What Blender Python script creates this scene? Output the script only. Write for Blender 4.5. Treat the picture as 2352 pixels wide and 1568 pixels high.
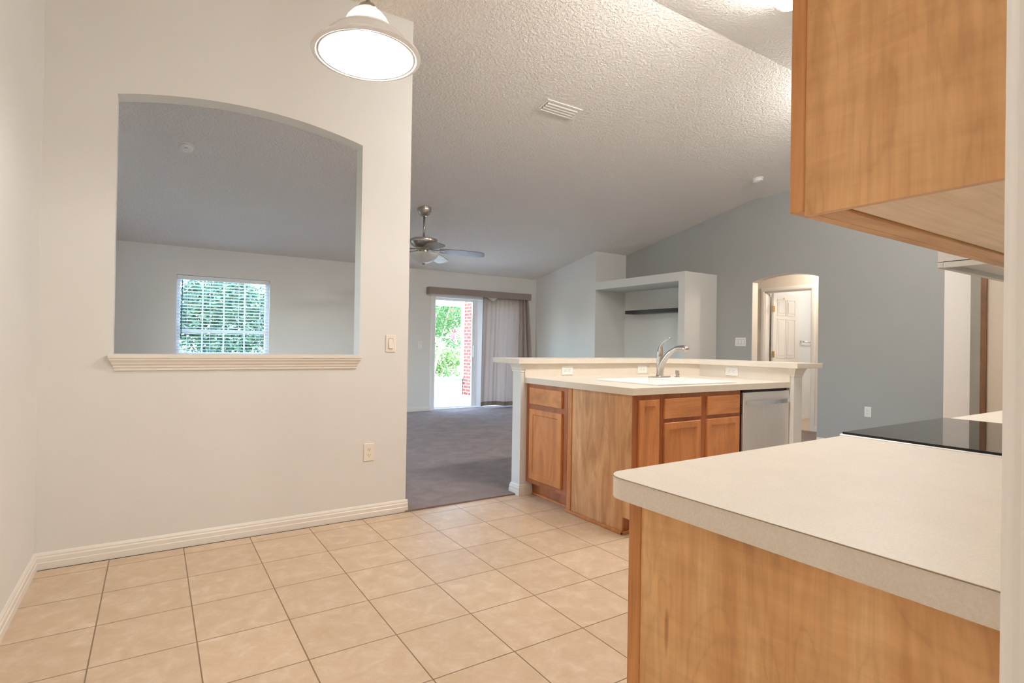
import bpy, bmesh, math, random
from mathutils import Matrix, Vector, Euler

random.seed(7)
for o in list(bpy.data.objects):
    bpy.data.objects.remove(o, do_unlink=True)
SC = bpy.context.scene
COL = SC.collection
PI = math.pi
R = math.radians

# ------------------------------------------------------------------ camera
CAM_H = 1.1675
yaw, pit, rol = 0.563668, 0.0053615, 0.0159517
fw = Vector((math.sin(yaw) * math.cos(pit), math.cos(yaw) * math.cos(pit), math.sin(pit)))
rt = Vector((math.cos(yaw), -math.sin(yaw), 0))
up = rt.cross(fw)
r2 = math.cos(rol) * rt + math.sin(rol) * up
u2 = -math.sin(rol) * rt + math.cos(rol) * up
cd = bpy.data.cameras.new('camera')
cd.sensor_width = 36.0
cd.lens = 1256.18 / 2352 * 36.0
cd.shift_x = (1176 - 1147.38) / 2352
cd.clip_start = 0.02
cam = bpy.data.objects.new('camera', cd)
COL.objects.link(cam)
M4 = Matrix.Identity(4)
for i in range(3):
    M4[i][0], M4[i][1], M4[i][2] = r2[i], u2[i], -fw[i]
M4[2][3] = CAM_H
cam.matrix_world = M4
SC.camera = cam

# ------------------------------------------------------------------ world, sun, exposure
W = bpy.data.worlds.new('world')
SC.world = W
W.use_nodes = True
wn = W.node_tree
bg = wn.nodes['Background']
sky = wn.nodes.new('ShaderNodeTexSky')
sky.sky_type = 'NISHITA'
sky.sun_disc = False
sky.sun_elevation = R(55)
sky.sun_rotation = R(200)
sky.air_density = 1.0
sky.dust_density = 2.0
wn.links.new(sky.outputs[0], bg.inputs[0])
bg.inputs[1].default_value = 3.3

def lamp(name, kind, loc, energy, color=(1, 1, 1), rot=(0, 0, 0), **kw):
    l = bpy.data.lights.new(name, kind)
    l.energy = energy
    l.color = color
    for k, v in kw.items():
        setattr(l, k, v)
    o = bpy.data.objects.new(name, l)
    o.location = loc
    o.rotation_euler = rot
    COL.objects.link(o)
    return o

lamp('sun', 'SUN', (12, 8, 12), 5.5, (1, .96, .90), Vector((-.62, -.03, -.78)).to_track_quat('-Z', 'Y').to_euler(), angle=R(1.5))

def portal(name, loc, rot, sx, sy):
    o = lamp(name, 'AREA', loc, 1.0, rot=rot, shape='RECTANGLE', size=sx, size_y=sy)
    o.data.cycles.is_portal = True
portal('daylight_window', (.84, 8.80, 1.5), (R(-90), 0, 0), 1.3, 1.2)
portal('daylight_slider', (4.9, 8.80, 1.05), (R(-90), 0, 0), 2.1, 2.1)
portal('daylight_added_window', (-.75, 5.6, 1.3), (0, R(-90), 0), 2.1, 1.6)  # sky portal for the added, unseen window

SC.view_settings.view_transform = 'Standard'
SC.view_settings.look = 'None'
SC.view_settings.gamma = 1.0
SC.view_settings.use_curve_mapping = False
SC.view_settings.exposure = 0.32
SC.cycles.use_denoising = True
SC.cycles.max_bounces = 10
SC.cycles.diffuse_bounces = 6
SC.cycles.sample_clamp_indirect = 6.0

WARM = (1.0, .80, .58)

# ------------------------------------------------------------------ materials
def nmat(name):
    m = bpy.data.materials.new(name)
    m.use_nodes = True
    nt = m.node_tree
    return m, nt, nt.nodes['Principled BSDF']

def setp(b, **k):
    for a, v in k.items():
        a = {'base': 'Base Color', 'rough': 'Roughness', 'metal': 'Metallic', 'spec': 'Specular IOR Level',
             'coat': 'Coat Weight', 'coatr': 'Coat Roughness', 'emis': 'Emission Color', 'estr': 'Emission Strength',
             'trans': 'Transmission Weight', 'ior': 'IOR', 'sheen': 'Sheen Weight'}[a]
        if isinstance(v, tuple) and len(v) == 3:
            v = (*v, 1)
        b.inputs[a].default_value = v

def coords(nt, scale=(1, 1, 1), kind='Object', loc=(0, 0, 0), rot=(0, 0, 0)):
    t = nt.nodes.new('ShaderNodeTexCoord')
    mp = nt.nodes.new('ShaderNodeMapping')
    mp.inputs['Scale'].default_value = scale
    mp.inputs['Location'].default_value = loc
    mp.inputs['Rotation'].default_value = rot
    nt.links.new(t.outputs[kind], mp.inputs[0])
    return mp.outputs[0]

def noise(nt, vec, scale, detail=3, rough=.55, dist=0):
    n = nt.nodes.new('ShaderNodeTexNoise')
    n.inputs['Scale'].default_value = scale
    n.inputs['Detail'].default_value = detail
    n.inputs['Roughness'].default_value = rough
    n.inputs['Distortion'].default_value = dist
    nt.links.new(vec, n.inputs['Vector'])
    return n.outputs['Fac']

def ramp(nt, fac, stops):
    r = nt.nodes.new('ShaderNodeValToRGB')
    els = r.color_ramp.elements
    while len(els) < len(stops):
        els.new(.5)
    for e, (p, c) in zip(els, stops):
        e.position = p
        e.color = (*c, 1)
    nt.links.new(fac, r.inputs[0])
    return r.outputs[0]

def mixc(nt, fac, a, b, mode='MIX'):
    m = nt.nodes.new('ShaderNodeMix')
    m.data_type = 'RGBA'
    m.blend_type = mode
    for s, v in ((m.inputs[0], fac), (m.inputs[6], a), (m.inputs[7], b)):
        if hasattr(v, 'links'):
            nt.links.new(v, s)
        elif isinstance(v, tuple):
            s.default_value = (*v, 1)
        else:
            s.default_value = v
    return m.outputs[2]

def bump(nt, b, h, strength, distance):
    n = nt.nodes.new('ShaderNodeBump')
    n.inputs['Strength'].default_value = strength
    n.inputs['Distance'].default_value = distance
    nt.links.new(h, n.inputs['Height'])
    nt.links.new(n.outputs[0], b.inputs['Normal'])

def m_plain(name, base, rough=.5, **k):
    m, nt, b = nmat(name)
    setp(b, base=base, rough=rough, **k)
    return m

def m_paint(name, base, rough=.6, bs=90, bd=.0012, strength=.35, vary=.03):
    m, nt, b = nmat(name)
    v = coords(nt)
    lo = tuple(c * (1 - vary) for c in base)
    c = ramp(nt, noise(nt, v, 1.2, 3), [(.35, lo), (.65, base)])
    nt.links.new(c, b.inputs['Base Color'])
    setp(b, rough=rough, spec=.3)
    bump(nt, b, noise(nt, v, bs, 3, .6), strength, bd)
    return m

def m_knockdown(name, base):
    m, nt, b = nmat(name)
    v = coords(nt)
    setp(b, base=base, rough=.8, spec=.2)
    n1 = noise(nt, v, 42, 3, .6)
    r = ramp(nt, n1, [(.42, (0, 0, 0)), (.62, (1, 1, 1))])
    bump(nt, b, r, .75, .006)
    return m

def m_tile(name):
    m, nt, b = nmat(name)
    v = coords(nt, loc=(.1801, .3149, 0))
    br = nt.nodes.new('ShaderNodeTexBrick')
    br.offset = 0
    br.squash = 1
    br.inputs['Scale'].default_value = 1
    br.inputs['Brick Width'].default_value = .34
    br.inputs['Row Height'].default_value = .34
    br.inputs['Mortar Size'].default_value = .0028
    br.inputs['Mortar Smooth'].default_value = .25
    br.inputs['Bias'].default_value = 0
    br.inputs['Color1'].default_value = (.92, .92, .92, 1)
    br.inputs['Color2'].default_value = (1, 1, 1, 1)
    br.inputs['Mortar'].default_value = (1, 1, 1, 1)
    nt.links.new(v, br.inputs['Vector'])
    n1 = noise(nt, coords(nt), 11, 7, .68, .5)
    c1 = ramp(nt, n1, [(.30, (.56, .41, .27)), (.52, (.63, .475, .33)), (.74, (.73, .595, .46))])
    c2 = mixc(nt, 1.0, c1, br.outputs['Color'], 'MULTIPLY')
    c3 = mixc(nt, br.outputs['Fac'], c2, (.24, .155, .085))
    nt.links.new(c3, b.inputs['Base Color'])
    setp(b, rough=.36, spec=.45)
    inv = nt.nodes.new('ShaderNodeMath')
    inv.operation = 'SUBTRACT'
    inv.inputs[0].default_value = 1
    nt.links.new(br.outputs['Fac'], inv.inputs[1])
    bump(nt, b, inv.outputs[0], .6, .002)
    return m

def m_carpet(name, base):
    m, nt, b = nmat(name)
    v = coords(nt)
    n1 = noise(nt, v, 320, 2, .7)
    n2 = noise(nt, v, 5, 4, .6, .8)
    c = ramp(nt, n1, [(.3, tuple(x * .6 for x in base)), (.7, tuple(x * 1.25 for x in base))])
    d = ramp(nt, n2, [(.35, (.78, .78, .78)), (.65, (1.08, 1.08, 1.08))])
    nt.links.new(mixc(nt, 1.0, c, d, 'MULTIPLY'), b.inputs['Base Color'])
    setp(b, rough=.95, spec=.1, sheen=.3)
    bump(nt, b, n1, 1.0, .008)
    return m

def m_wood(name, dark, mid, light, grain='z', scale=1.0, rough=.4, coat=.25, contrast=1.0, streaks=True, flecks=False):
    m, nt, b = nmat(name)
    st = {'z': (1, 1, .16), 'x': (.16, 1, 1), 'y': (1, .16, 1)}[grain]
    v = coords(nt, scale=tuple(s * scale for s in st))
    n1 = noise(nt, v, 5.5, 5, .6, 1.6)
    st2 = {'z': (1, 1, .035), 'x': (.035, 1, 1), 'y': (1, .035, 1)}[grain]
    v2 = coords(nt, scale=tuple(s * scale for s in st2))
    n2 = noise(nt, v2, 110, 3, .6)
    v3 = coords(nt, scale=(scale, scale, scale))
    n3 = noise(nt, v3, 3.2, 4, .6, .5)
    h = .5 * .28 * contrast
    c1 = ramp(nt, n1, [(.5 - h, dark), (.5, mid), (.5 + h, light)])
    c2 = ramp(nt, n2, [(.3, (.86, .84, .80)), (.6, (1, 1, 1))])
    c = mixc(nt, .8 if streaks else .35, c1, c2, 'MULTIPLY')
    c3 = ramp(nt, n3, [(.3, (.88, .86, .83)), (.7, (1.05, 1.05, 1.05))])
    c = mixc(nt, .8, c, c3, 'MULTIPLY')
    if flecks:
        # cathedral figure, cross-grain flame and short dark mineral streaks
        v4 = coords(nt, scale=(scale, scale, scale * .33))
        n4 = noise(nt, v4, 4.0, 2, .5, 2.6)
        wv = nt.nodes.new('ShaderNodeMath')
        wv.operation = 'PINGPONG'
        mu = nt.nodes.new('ShaderNodeMath')
        mu.operation = 'MULTIPLY'
        mu.inputs[1].default_value = 5.0
        nt.links.new(n4, mu.inputs[0])
        nt.links.new(mu.outputs[0], wv.inputs[0])
        wv.inputs[1].default_value = .5
        c = mixc(nt, .38, c, ramp(nt, wv.outputs[0], [(0, (.74, .70, .66)), (.12, (.95, .94, .92)), (.5, (1.06, 1.06, 1.06))]), 'MULTIPLY')
        n5 = noise(nt, coords(nt, scale=(scale * .5, scale * .5, scale * 3.0), rot=(.25, .0, 0)), 9, 4, .65, .4)
        c = mixc(nt, .6, c, ramp(nt, n5, [(.35, (.86, .83, .79)), (.6, (1.04, 1.04, 1.04))]), 'MULTIPLY')
        n6 = noise(nt, coords(nt, scale=(scale, scale, scale * .14)), 30, 1, .4)
        c = mixc(nt, .75, c, ramp(nt, n6, [(.74, (1, 1, 1)), (.80, (.50, .38, .27))]), 'MULTIPLY')
    nt.links.new(c, b.inputs['Base Color'])
    setp(b, rough=rough, spec=.4, coat=coat, coatr=.25)
    bump(nt, b, n2, .08, .001)
    return m

def m_laminate(name, base):
    m, nt, b = nmat(name)
    v = coords(nt)
    c1 = ramp(nt, noise(nt, v, 260, 3, .7), [(.32, tuple(x * .90 for x in base)), (.62, base)])
    c2 = ramp(nt, noise(nt, v, 12, 4, .6), [(.3, (.95, .945, .935)), (.7, (1, 1, 1))])
    nt.links.new(mixc(nt, 1.0, c1, c2, 'MULTIPLY'), b.inputs['Base Color'])
    setp(b, rough=.42, spec=.4)
    return m

def m_metal(name, base, rough=.3, brushed=None):
    m, nt, b = nmat(name)
    setp(b, base=base, metal=1.0, rough=rough)
    if brushed:
        n = noise(nt, coords(nt, scale=brushed), 300, 2, .6)
        c = ramp(nt, n, [(.3, tuple(x * .9 for x in base)), (.7, base)])
        nt.links.new(c, b.inputs['Base Color'])
        bump(nt, b, n, .06, .0006)
    return m

def m_brick(name):
    m, nt, b = nmat(name)
    t = nt.nodes.new('ShaderNodeTexCoord')
    sep = nt.nodes.new('ShaderNodeSeparateXYZ')
    add = nt.nodes.new('ShaderNodeMath')
    cmb = nt.nodes.new('ShaderNodeCombineXYZ')
    nt.links.new(t.outputs['Object'], sep.inputs[0])
    nt.links.new(sep.outputs[0], add.inputs[0])
    nt.links.new(sep.outputs[1], add.inputs[1])
    nt.links.new(add.outputs[0], cmb.inputs[0])
    nt.links.new(sep.outputs[2], cmb.inputs[1])
    br = nt.nodes.new('ShaderNodeTexBrick')
    br.inputs['Scale'].default_value = 1
    br.inputs['Brick Width'].default_value = .21
    br.inputs['Row Height'].default_value = .075
    br.inputs['Mortar Size'].default_value = .008
    br.inputs['Color1'].default_value = (.22, .055, .04, 1)
    br.inputs['Color2'].default_value = (.14, .04, .035, 1)
    br.inputs['Mortar'].default_value = (.42, .39, .36, 1)
    nt.links.new(cmb.outputs[0], br.inputs['Vector'])
    nt.links.new(br.outputs['Color'], b.inputs['Base Color'])
    setp(b, rough=.9)
    return m

def m_leaf(name, c0, c1):
    m, nt, b = nmat(name)
    oi = nt.nodes.new('ShaderNodeNewGeometry')
    c = ramp(nt, oi.outputs['Random Per Island'], [(0, c0), (1, c1)])
    nt.links.new(c, b.inputs['Base Color'])
    setp(b, rough=.6)
    tr = nt.nodes.new('ShaderNodeBsdfTranslucent')
    nt.links.new(c, tr.inputs[0])
    mx = nt.nodes.new('ShaderNodeMixShader')
    mx.inputs[0].default_value = .3
    nt.links.new(b.outputs[0], mx.inputs[1])
    nt.links.new(tr.outputs[0], mx.inputs[2])
    nt.links.new(mx.outputs[0], nt.nodes['Material Output'].inputs[0])
    return m

def m_glass(name, tint=(.96, .99, .98), gloss=.06):
    m = bpy.data.materials.new(name)
    m.use_nodes = True
    nt = m.node_tree
    nt.nodes.clear()
    out = nt.nodes.new('ShaderNodeOutputMaterial')
    tr = nt.nodes.new('ShaderNodeBsdfTransparent')
    tr.inputs[0].default_value = (*tint, 1)
    gl = nt.nodes.new('ShaderNodeBsdfGlossy')
    gl.inputs['Roughness'].default_value = .02
    mx = nt.nodes.new('ShaderNodeMixShader')
    mx.inputs[0].default_value = gloss
    nt.links.new(tr.outputs[0], mx.inputs[1])
    nt.links.new(gl.outputs[0], mx.inputs[2])
    nt.links.new(mx.outputs[0], out.inputs[0])
    return m

def m_cloth(name, base, transl=.35):
    m, nt, b = nmat(name)
    v = coords(nt, scale=(1, 1, .25))
    c = ramp(nt, noise(nt, v, 260, 2, .7), [(.3, tuple(x * .85 for x in base)), (.7, base)])
    nt.links.new(c, b.inputs['Base Color'])
    setp(b, rough=.9, spec=.1)
    tr = nt.nodes.new('ShaderNodeBsdfTranslucent')
    nt.links.new(c, tr.inputs[0])
    mx = nt.nodes.new('ShaderNodeMixShader')
    mx.inputs[0].default_value = transl
    nt.links.new(b.outputs[0], mx.inputs[1])
    nt.links.new(tr.outputs[0], mx.inputs[2])
    nt.links.new(mx.outputs[0], nt.nodes['Material Output'].inputs[0])
    return m

def m_emit(name, color, strength):
    m, nt, b = nmat(name)
    setp(b, base=(.8, .8, .8), emis=color, estr=strength)
    return m

WALL = m_paint('wall_paint', (.755, .742, .712))
WALL_LIV = WALL
GREY = m_paint('grey_accent_paint', (.43, .432, .418))
HALLP = m_paint('hall_paint', (.78, .71, .63))
BATHP = m_paint('bathroom_paint', (.84, .85, .85))
CEIL = m_knockdown('knockdown_ceiling', (.88, .83, .775))
TILE = m_tile('ceramic_tile')
CARPET = m_carpet('carpet', (.37, .275, .245))
TRIM = m_plain('white_trim', (.80, .755, .69), .35)
DOORW = m_plain('white_door_paint', (.84, .80, .75), .4)
LAM = m_laminate('cream_laminate', (.80, .725, .625))
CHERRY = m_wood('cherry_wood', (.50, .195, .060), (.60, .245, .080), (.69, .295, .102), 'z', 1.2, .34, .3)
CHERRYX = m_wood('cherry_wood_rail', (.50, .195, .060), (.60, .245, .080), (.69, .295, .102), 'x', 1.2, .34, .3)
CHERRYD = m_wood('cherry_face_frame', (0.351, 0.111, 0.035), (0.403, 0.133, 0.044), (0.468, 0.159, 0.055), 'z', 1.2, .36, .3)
MAPLE = m_wood('maple_veneer', (.53, .285, .128), (.66, .380, .185), (.76, .48, .26), 'z', 1.5, .42, .2)
MAPLEN = m_wood('maple_side_panel', (.62, .315, .125), (.76, .425, .185), (.86, .54, .265), 'z', 1.1, .40, .25, 1.25, True, True)
STILE = m_wood('stained_stile', (.46, .185, .055), (.55, .23, .070), (.64, .29, .10), 'z', 1.6, .38, .3)
STILEX = m_wood('stained_rail', (.56, .28, .10), (.66, .36, .145), (.75, .45, .20), 'x', 1.6, .42, .2)
BIRCH = m_wood('birch_underside', (.80, .60, .42), (.86, .68, .50), (.90, .75, .58), 'x', .8, .5, .1, 1.2)
STEEL = m_metal('brushed_stainless', (.82, .79, .76), .46, (1, 1, .02))
STEEL.node_tree.nodes['Principled BSDF'].inputs['Metallic'].default_value = .75
NICKEL = m_metal('brushed_nickel', (.52, .47, .42), .28)
CHROME = m_metal('polished_metal', (.75, .75, .76), .12)
BRASS = m_metal('brass', (.62, .40, .16), .3)
BLACK = m_plain('black_plastic', (.012, .011, .010), .5)
DARKGAP = m_plain('dark_recess', (.03, .02, .015), .8)
BLACKGL = m_plain('black_ceramic_glass', (.006, .006, .007), .04, spec=.42)
PLASTIC = m_plain('white_plastic', (.86, .84, .80), .35)
ALMOND = m_plain('almond_plastic', (.84, .77, .67), .35)
SLOT_SHADOW = m_plain('slot_and_shadow', (.10, .08, .06), .6)
PORC = m_plain('white_porcelain', (.92, .91, .88), .4, spec=.25)
SHADEW = m_plain('white_enamel_shade', (.88, .87, .85), .25, coat=.3)
FANBLADE = m_wood('fan_blade_wood', (.16, .13, .13), (.21, .18, .18), (.26, .22, .22), 'x', 1, .35, .3)
FROST = m_plain('frosted_glass_bowl', (.74, .75, .70), .3)
SHELFW = m_plain('espresso_shelf', (.030, .028, .032), .4)
CURT = m_cloth('curtain_fabric', (.62, .54, .50), .42)
CURTH = m_cloth('curtain_hem', (.28, .22, .19), .1)
VALM = m_cloth('valance_fabric', (.36, .30, .265), .02)
BLIND = m_cloth('blind_slat_white', (.86, .88, .90), .45)
HEADR = m_plain('blind_headrail_white', (.78, .80, .86), .4)
VINYL = m_plain('window_vinyl', (.82, .83, .83), .4)
GLASS = m_glass('window_glass')
WANDM = m_plain('blue_tinted_wand', (.03, .11, .22), .2)
BRICK = m_brick('red_brick')
CONC = m_paint('patio_concrete', (.62, .61, .58), .9, 60)
STUCCO = m_paint('patio_stucco', (.38, .42, .42), .9, 60)
LAWN = m_carpet('lawn_green', (.14, .26, .06))
LEAF = m_leaf('leaf_green', (.030, .10, .030), (.12, .26, .08))
LEAFD = m_leaf('leaf_deep_green', (.010, .055, .035), (.045, .14, .075))
LEAFL = m_leaf('leaf_light_green', (.08, .17, .05), (.28, .38, .16))
PINK = m_leaf('pink_blossom', (.62, .10, .22), (.80, .30, .42))
BARK = m_plain('pale_bark', (.36, .31, .25), .9)
BULB = m_emit('bulb_glow', (1, .95, .86), 18)
LENS = m_emit('fluorescent_lens', (1, .97, .925), 52)
HOODM = m_metal('hood_metal', (.62, .60, .57), .4)
BEIGE = m_plain('beige_door_paint', (.56, .49, .40), .5)
BROWN = m_wood('brown_door_edge', (.13, .058, .02), (.19, .085, .032), (.26, .13, .055), 'z', 2, .4, .3)
def m_ribglass():
    m, nt, b = nmat('ribbed_clear_glass')
    setp(b, base=(.93, .93, .93), rough=.12, spec=.6)
    tr = nt.nodes.new('ShaderNodeBsdfTranslucent')
    tr.inputs[0].default_value = (.95, .94, .92, 1)
    mx = nt.nodes.new('ShaderNodeMixShader')
    mx.inputs[0].default_value = .6
    nt.links.new(b.outputs[0], mx.inputs[1])
    nt.links.new(tr.outputs[0], mx.inputs[2])
    nt.links.new(mx.outputs[0], nt.nodes['Material Output'].inputs[0])
    return m
RIB = m_ribglass()

# ------------------------------------------------------------------ mesh helpers
ORI = {}

class MB:
    """collects shapes, then links them as ONE mesh object"""
    def __init__(self, T=None):
        self.bm = bmesh.new()
        self.T = T

    def _fin(self, verts):
        if self.T is not None:
            bmesh.ops.transform(self.bm, matrix=self.T, verts=list(verts))
        return self

    def box(self, a, b, bev=0, seg=1):
        x0, x1 = sorted((a[0], b[0]))
        y0, y1 = sorted((a[1], b[1]))
        z0, z1 = sorted((a[2], b[2]))
        vs = [self.bm.verts.new(p) for p in ((x0, y0, z0), (x1, y0, z0), (x1, y1, z0), (x0, y1, z0),
                                             (x0, y0, z1), (x1, y0, z1), (x1, y1, z1), (x0, y1, z1))]
        fs = [self.bm.faces.new([vs[i] for i in f]) for f in
              ((3, 2, 1, 0), (4, 5, 6, 7), (0, 1, 5, 4), (1, 2, 6, 5), (2, 3, 7, 6), (3, 0, 4, 7))]
        if bev:
            es = list({e for f in fs for e in f.edges})
            r = bmesh.ops.bevel(self.bm, geom=es, offset=bev, segments=seg, affect='EDGES', profile=.5)
            vs = list({v for f in r['faces'] for v in f.verts} | {v for v in vs if v.is_valid})
            more = set(vs)
            for v in vs:
                for f in v.link_faces:
                    more |= set(f.verts)
            vs = more
        return self._fin(vs)

    def prism(self, pts, axis, a, b):
        """2D outline pushed along an axis; pts are the two other coordinates in x,y,z order"""
        def mk(p, t):
            return {'x': (t, p[0], p[1]), 'y': (p[0], t, p[1]), 'z': (p[0], p[1], t)}[axis]
        A = [self.bm.verts.new(mk(p, a)) for p in pts]
        B = [self.bm.verts.new(mk(p, b)) for p in pts]
        fs = [self.bm.faces.new(A), self.bm.faces.new(B[::-1])]
        n = len(pts)
        for i in range(n):
            fs.append(self.bm.faces.new((A[i], A[(i + 1) % n], B[(i + 1) % n], B[i])))
        bmesh.ops.recalc_face_normals(self.bm, faces=fs)
        return self._fin(A + B)

    def cells(self, polys, fn, vec):
        """flat cells mapped by fn(u, v), welded, then given thickness along vec"""
        tmp = bmesh.new()
        for p in polys:
            tmp.faces.new([tmp.verts.new(fn(*q)) for q in p])
        bmesh.ops.remove_doubles(tmp, verts=tmp.verts, dist=1e-5)
        r = bmesh.ops.extrude_face_region(tmp, geom=list(tmp.faces))
        bmesh.ops.translate(tmp, vec=vec, verts=[g for g in r['geom'] if isinstance(g, bmesh.types.BMVert)])
        # keep the start faces as the other side
        for p in polys:
            try:
                tmp.faces.new([tmp.verts.new(fn(*q)) for q in p])
            except ValueError:
                pass
        bmesh.ops.remove_doubles(tmp, verts=tmp.verts, dist=1e-5)
        bmesh.ops.recalc_face_normals(tmp, faces=tmp.faces)
        me = bpy.data.meshes.new('t')
        tmp.to_mesh(me)
        tmp.free()
        n0 = len(self.bm.verts)
        self.bm.from_mesh(me)
        bpy.data.meshes.remove(me)
        self.bm.verts.ensure_lookup_table()
        return self._fin(self.bm.verts[n0:])

    def lathe(self, prof, c=(0, 0, 0), n=32, closed=False, rib=None):
        rings = []
        allv = []
        for k, (r, z) in enumerate(prof):
            if r < 1e-6:
                v = self.bm.verts.new((c[0], c[1], c[2] + z))
                rings.append([v])
                allv.append(v)
                continue
            ring = []
            for i in range(n):
                a = 2 * PI * i / n
                rr = r * (1 + (rib if (rib and i % 2) else 0))
                ring.append(self.bm.verts.new((c[0] + rr * math.cos(a), c[1] + rr * math.sin(a), c[2] + z)))
            rings.append(ring)
            allv += ring
        fs = []
        pairs = list(zip(rings, rings[1:]))
        if closed:
            pairs.append((rings[-1], rings[0]))
        for A, B in pairs:
            for i in range(n):
                j = (i + 1) % n
                q = [A[i % len(A)], A[j % len(A)], B[j % len(B)], B[i % len(B)]]
                q = [v for t, v in enumerate(q) if v not in q[:t]]
                if len(q) >= 3:
                    fs.append(self.bm.faces.new(q))
        bmesh.ops.recalc_face_normals(self.bm, faces=fs)
        return self._fin(allv)

    def tube(self, pts, r, n=10, cap=True, flat=1.0):
        """swept round (or flattened) tube; r a number or a list"""
        P = [Vector(p) for p in pts]
        rs = r if isinstance(r, (list, tuple)) else [r] * len(P)
        t0 = (P[1] - P[0]).normalized()
        ref = Vector((0, 0, 1)) if abs(t0.z) < .9 else Vector((1, 0, 0))
        u = t0.cross(ref).normalized()
        rings = []
        for i, p in enumerate(P):
            t = (P[min(i + 1, len(P) - 1)] - P[max(i - 1, 0)]).normalized()
            u = (u - t * u.dot(t)).normalized()
            w = t.cross(u)
            rings.append([self.bm.verts.new(p + rs[i] * (math.cos(2 * PI * k / n) * u + flat * math.sin(2 * PI * k / n) * w))
                          for k in range(n)])
        fs = []
        for A, B in zip(rings, rings[1:]):
            for k in range(n):
                fs.append(self.bm.faces.new((A[k], A[(k + 1) % n], B[(k + 1) % n], B[k])))
        if cap:
            fs.append(self.bm.faces.new(rings[0][::-1]))
            fs.append(self.bm.faces.new(rings[-1]))
        bmesh.ops.recalc_face_normals(self.bm, faces=fs)
        return self._fin([v for g in rings for v in g])

    def frustums(self, rects):
        """stack of plan rectangles (x0,x1,y0,y1,z): mouldings that wrap round corners"""
        L = []
        for x0, x1, y0, y1, z in rects:
            L.append([self.bm.verts.new(p) for p in ((x0, y0, z), (x1, y0, z), (x1, y1, z), (x0, y1, z))])
        fs = [self.bm.faces.new(L[0][::-1]), self.bm.faces.new(L[-1])]
        for A, B in zip(L, L[1:]):
            for i in range(4):
                fs.append(self.bm.faces.new((A[i], A[(i + 1) % 4], B[(i + 1) % 4], B[i])))
        bmesh.ops.recalc_face_normals(self.bm, faces=fs)
        return self._fin([v for l in L for v in l])

    def panel(self, u0, u1, v0, v1, t, rail=0, sink=.007, cham=.004):
        """door or drawer front in a local face frame: x right, z up, outward is -y"""
        b = self.bm
        vs = [b.verts.new(p) for p in ((u0, 0, v0), (u1, 0, v0), (u1, 0, v1), (u0, 0, v1),
                                       (u0, -t + cham, v0), (u1, -t + cham, v0), (u1, -t + cham, v1), (u0, -t + cham, v1))]
        b.faces.new([vs[i] for i in (0, 1, 2, 3)])
        f = b.faces.new([vs[i] for i in (4, 5, 6, 7)])
        for i in range(4):
            j = (i + 1) % 4
            b.faces.new((vs[i], vs[j], vs[4 + j], vs[4 + i]))
        n0 = len(b.verts)
        bmesh.ops.recalc_face_normals(b, faces=list({g for v in vs for g in v.link_faces}))
        bmesh.ops.inset_individual(b, faces=[f], thickness=cham, depth=cham)
        if rail:
            bmesh.ops.inset_individual(b, faces=[f], thickness=rail, depth=0)
            bmesh.ops.inset_individual(b, faces=[f], thickness=.009, depth=-sink)
        b.verts.ensure_lookup_table()
        return self._fin(list(vs) + list(b.verts[n0:]))

    def obj(self, name, mat, parent=None, local=False, smooth=False, base=None, bevel=0, auto=None):
        bm = self.bm
        org = Vector((0, 0, 0))
        if parent is not None:
            if not local:
                org = Vector(ORI.get(parent.name, (0, 0, 0)))
        elif base is not None:
            org = Vector(base)
        else:
            xs = [v.co for v in bm.verts]
            lo = Vector((min(v.x for v in xs), min(v.y for v in xs), min(v.z for v in xs)))
            hi = Vector((max(v.x for v in xs), max(v.y for v in xs), max(v.z for v in xs)))
            org = Vector(((lo.x + hi.x) / 2, (lo.y + hi.y) / 2, lo.z))
        bmesh.ops.translate(bm, vec=-org, verts=bm.verts)
        me = bpy.data.meshes.new(name)
        bm.to_mesh(me)
        bm.free()
        if smooth:
            me.polygons.foreach_set('use_smooth', [True] * len(me.polygons))
            if auto:
                me.set_sharp_from_angle(angle=R(auto))
        me.materials.append(mat)
        o = bpy.data.objects.new(name, me)
        COL.objects.link(o)
        if parent is not None:
            o.parent = parent
            ORI[o.name] = ORI.get(parent.name, (0, 0, 0))
        else:
            o.location = org
            ORI[o.name] = tuple(org)
        if bevel:
            md = o.modifiers.new('bevel', 'BEVEL')
            md.width = bevel
            md.segments = 3
            md.limit_method = 'ANGLE'
            md.angle_limit = R(40)
        return o

def tag(o, label, cat, group=None):
    o['label'] = label
    o['category'] = cat
    if group:
        o['group'] = group
    return o

def thing(name, label, cat, loc, rot=(0, 0, 0), group=None):
    o = bpy.data.objects.new(name, None)
    o.empty_display_size = .05
    COL.objects.link(o)
    o.location = loc
    o.rotation_euler = rot
    ORI[o.name] = tuple(loc)
    return tag(o, label, cat, group)

def struct(o):
    o['kind'] = 'structure'
    return o

def smooth_path(pts, k=6):
    """Catmull-Rom through points"""
    P = [Vector(p) for p in pts]
    P = [P[0] * 2 - P[1]] + P + [P[-1] * 2 - P[-2]]
    out = []
    for i in range(1, len(P) - 2):
        for j in range(k):
            t = j / k
            a, b, c, d = P[i - 1], P[i], P[i + 1], P[i + 2]
            out.append(.5 * ((2 * b) + (c - a) * t + (2 * a - 5 * b + 4 * c - d) * t * t + (3 * b - a - 3 * c + d) * t ** 3))
    out.append(P[-2])
    return out

# ------------------------------------------------------------------ the setting
XL, YP, TP, YF, XG = -.49, 3.554, .12, 8.60, 6.96
ZR, YR, SL = 3.578, 2.66, .1932
def ceil_main(y): return ZR - SL * (y - YR)
def ceil_near(y): return ZR - SL * (YR - y)

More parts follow.
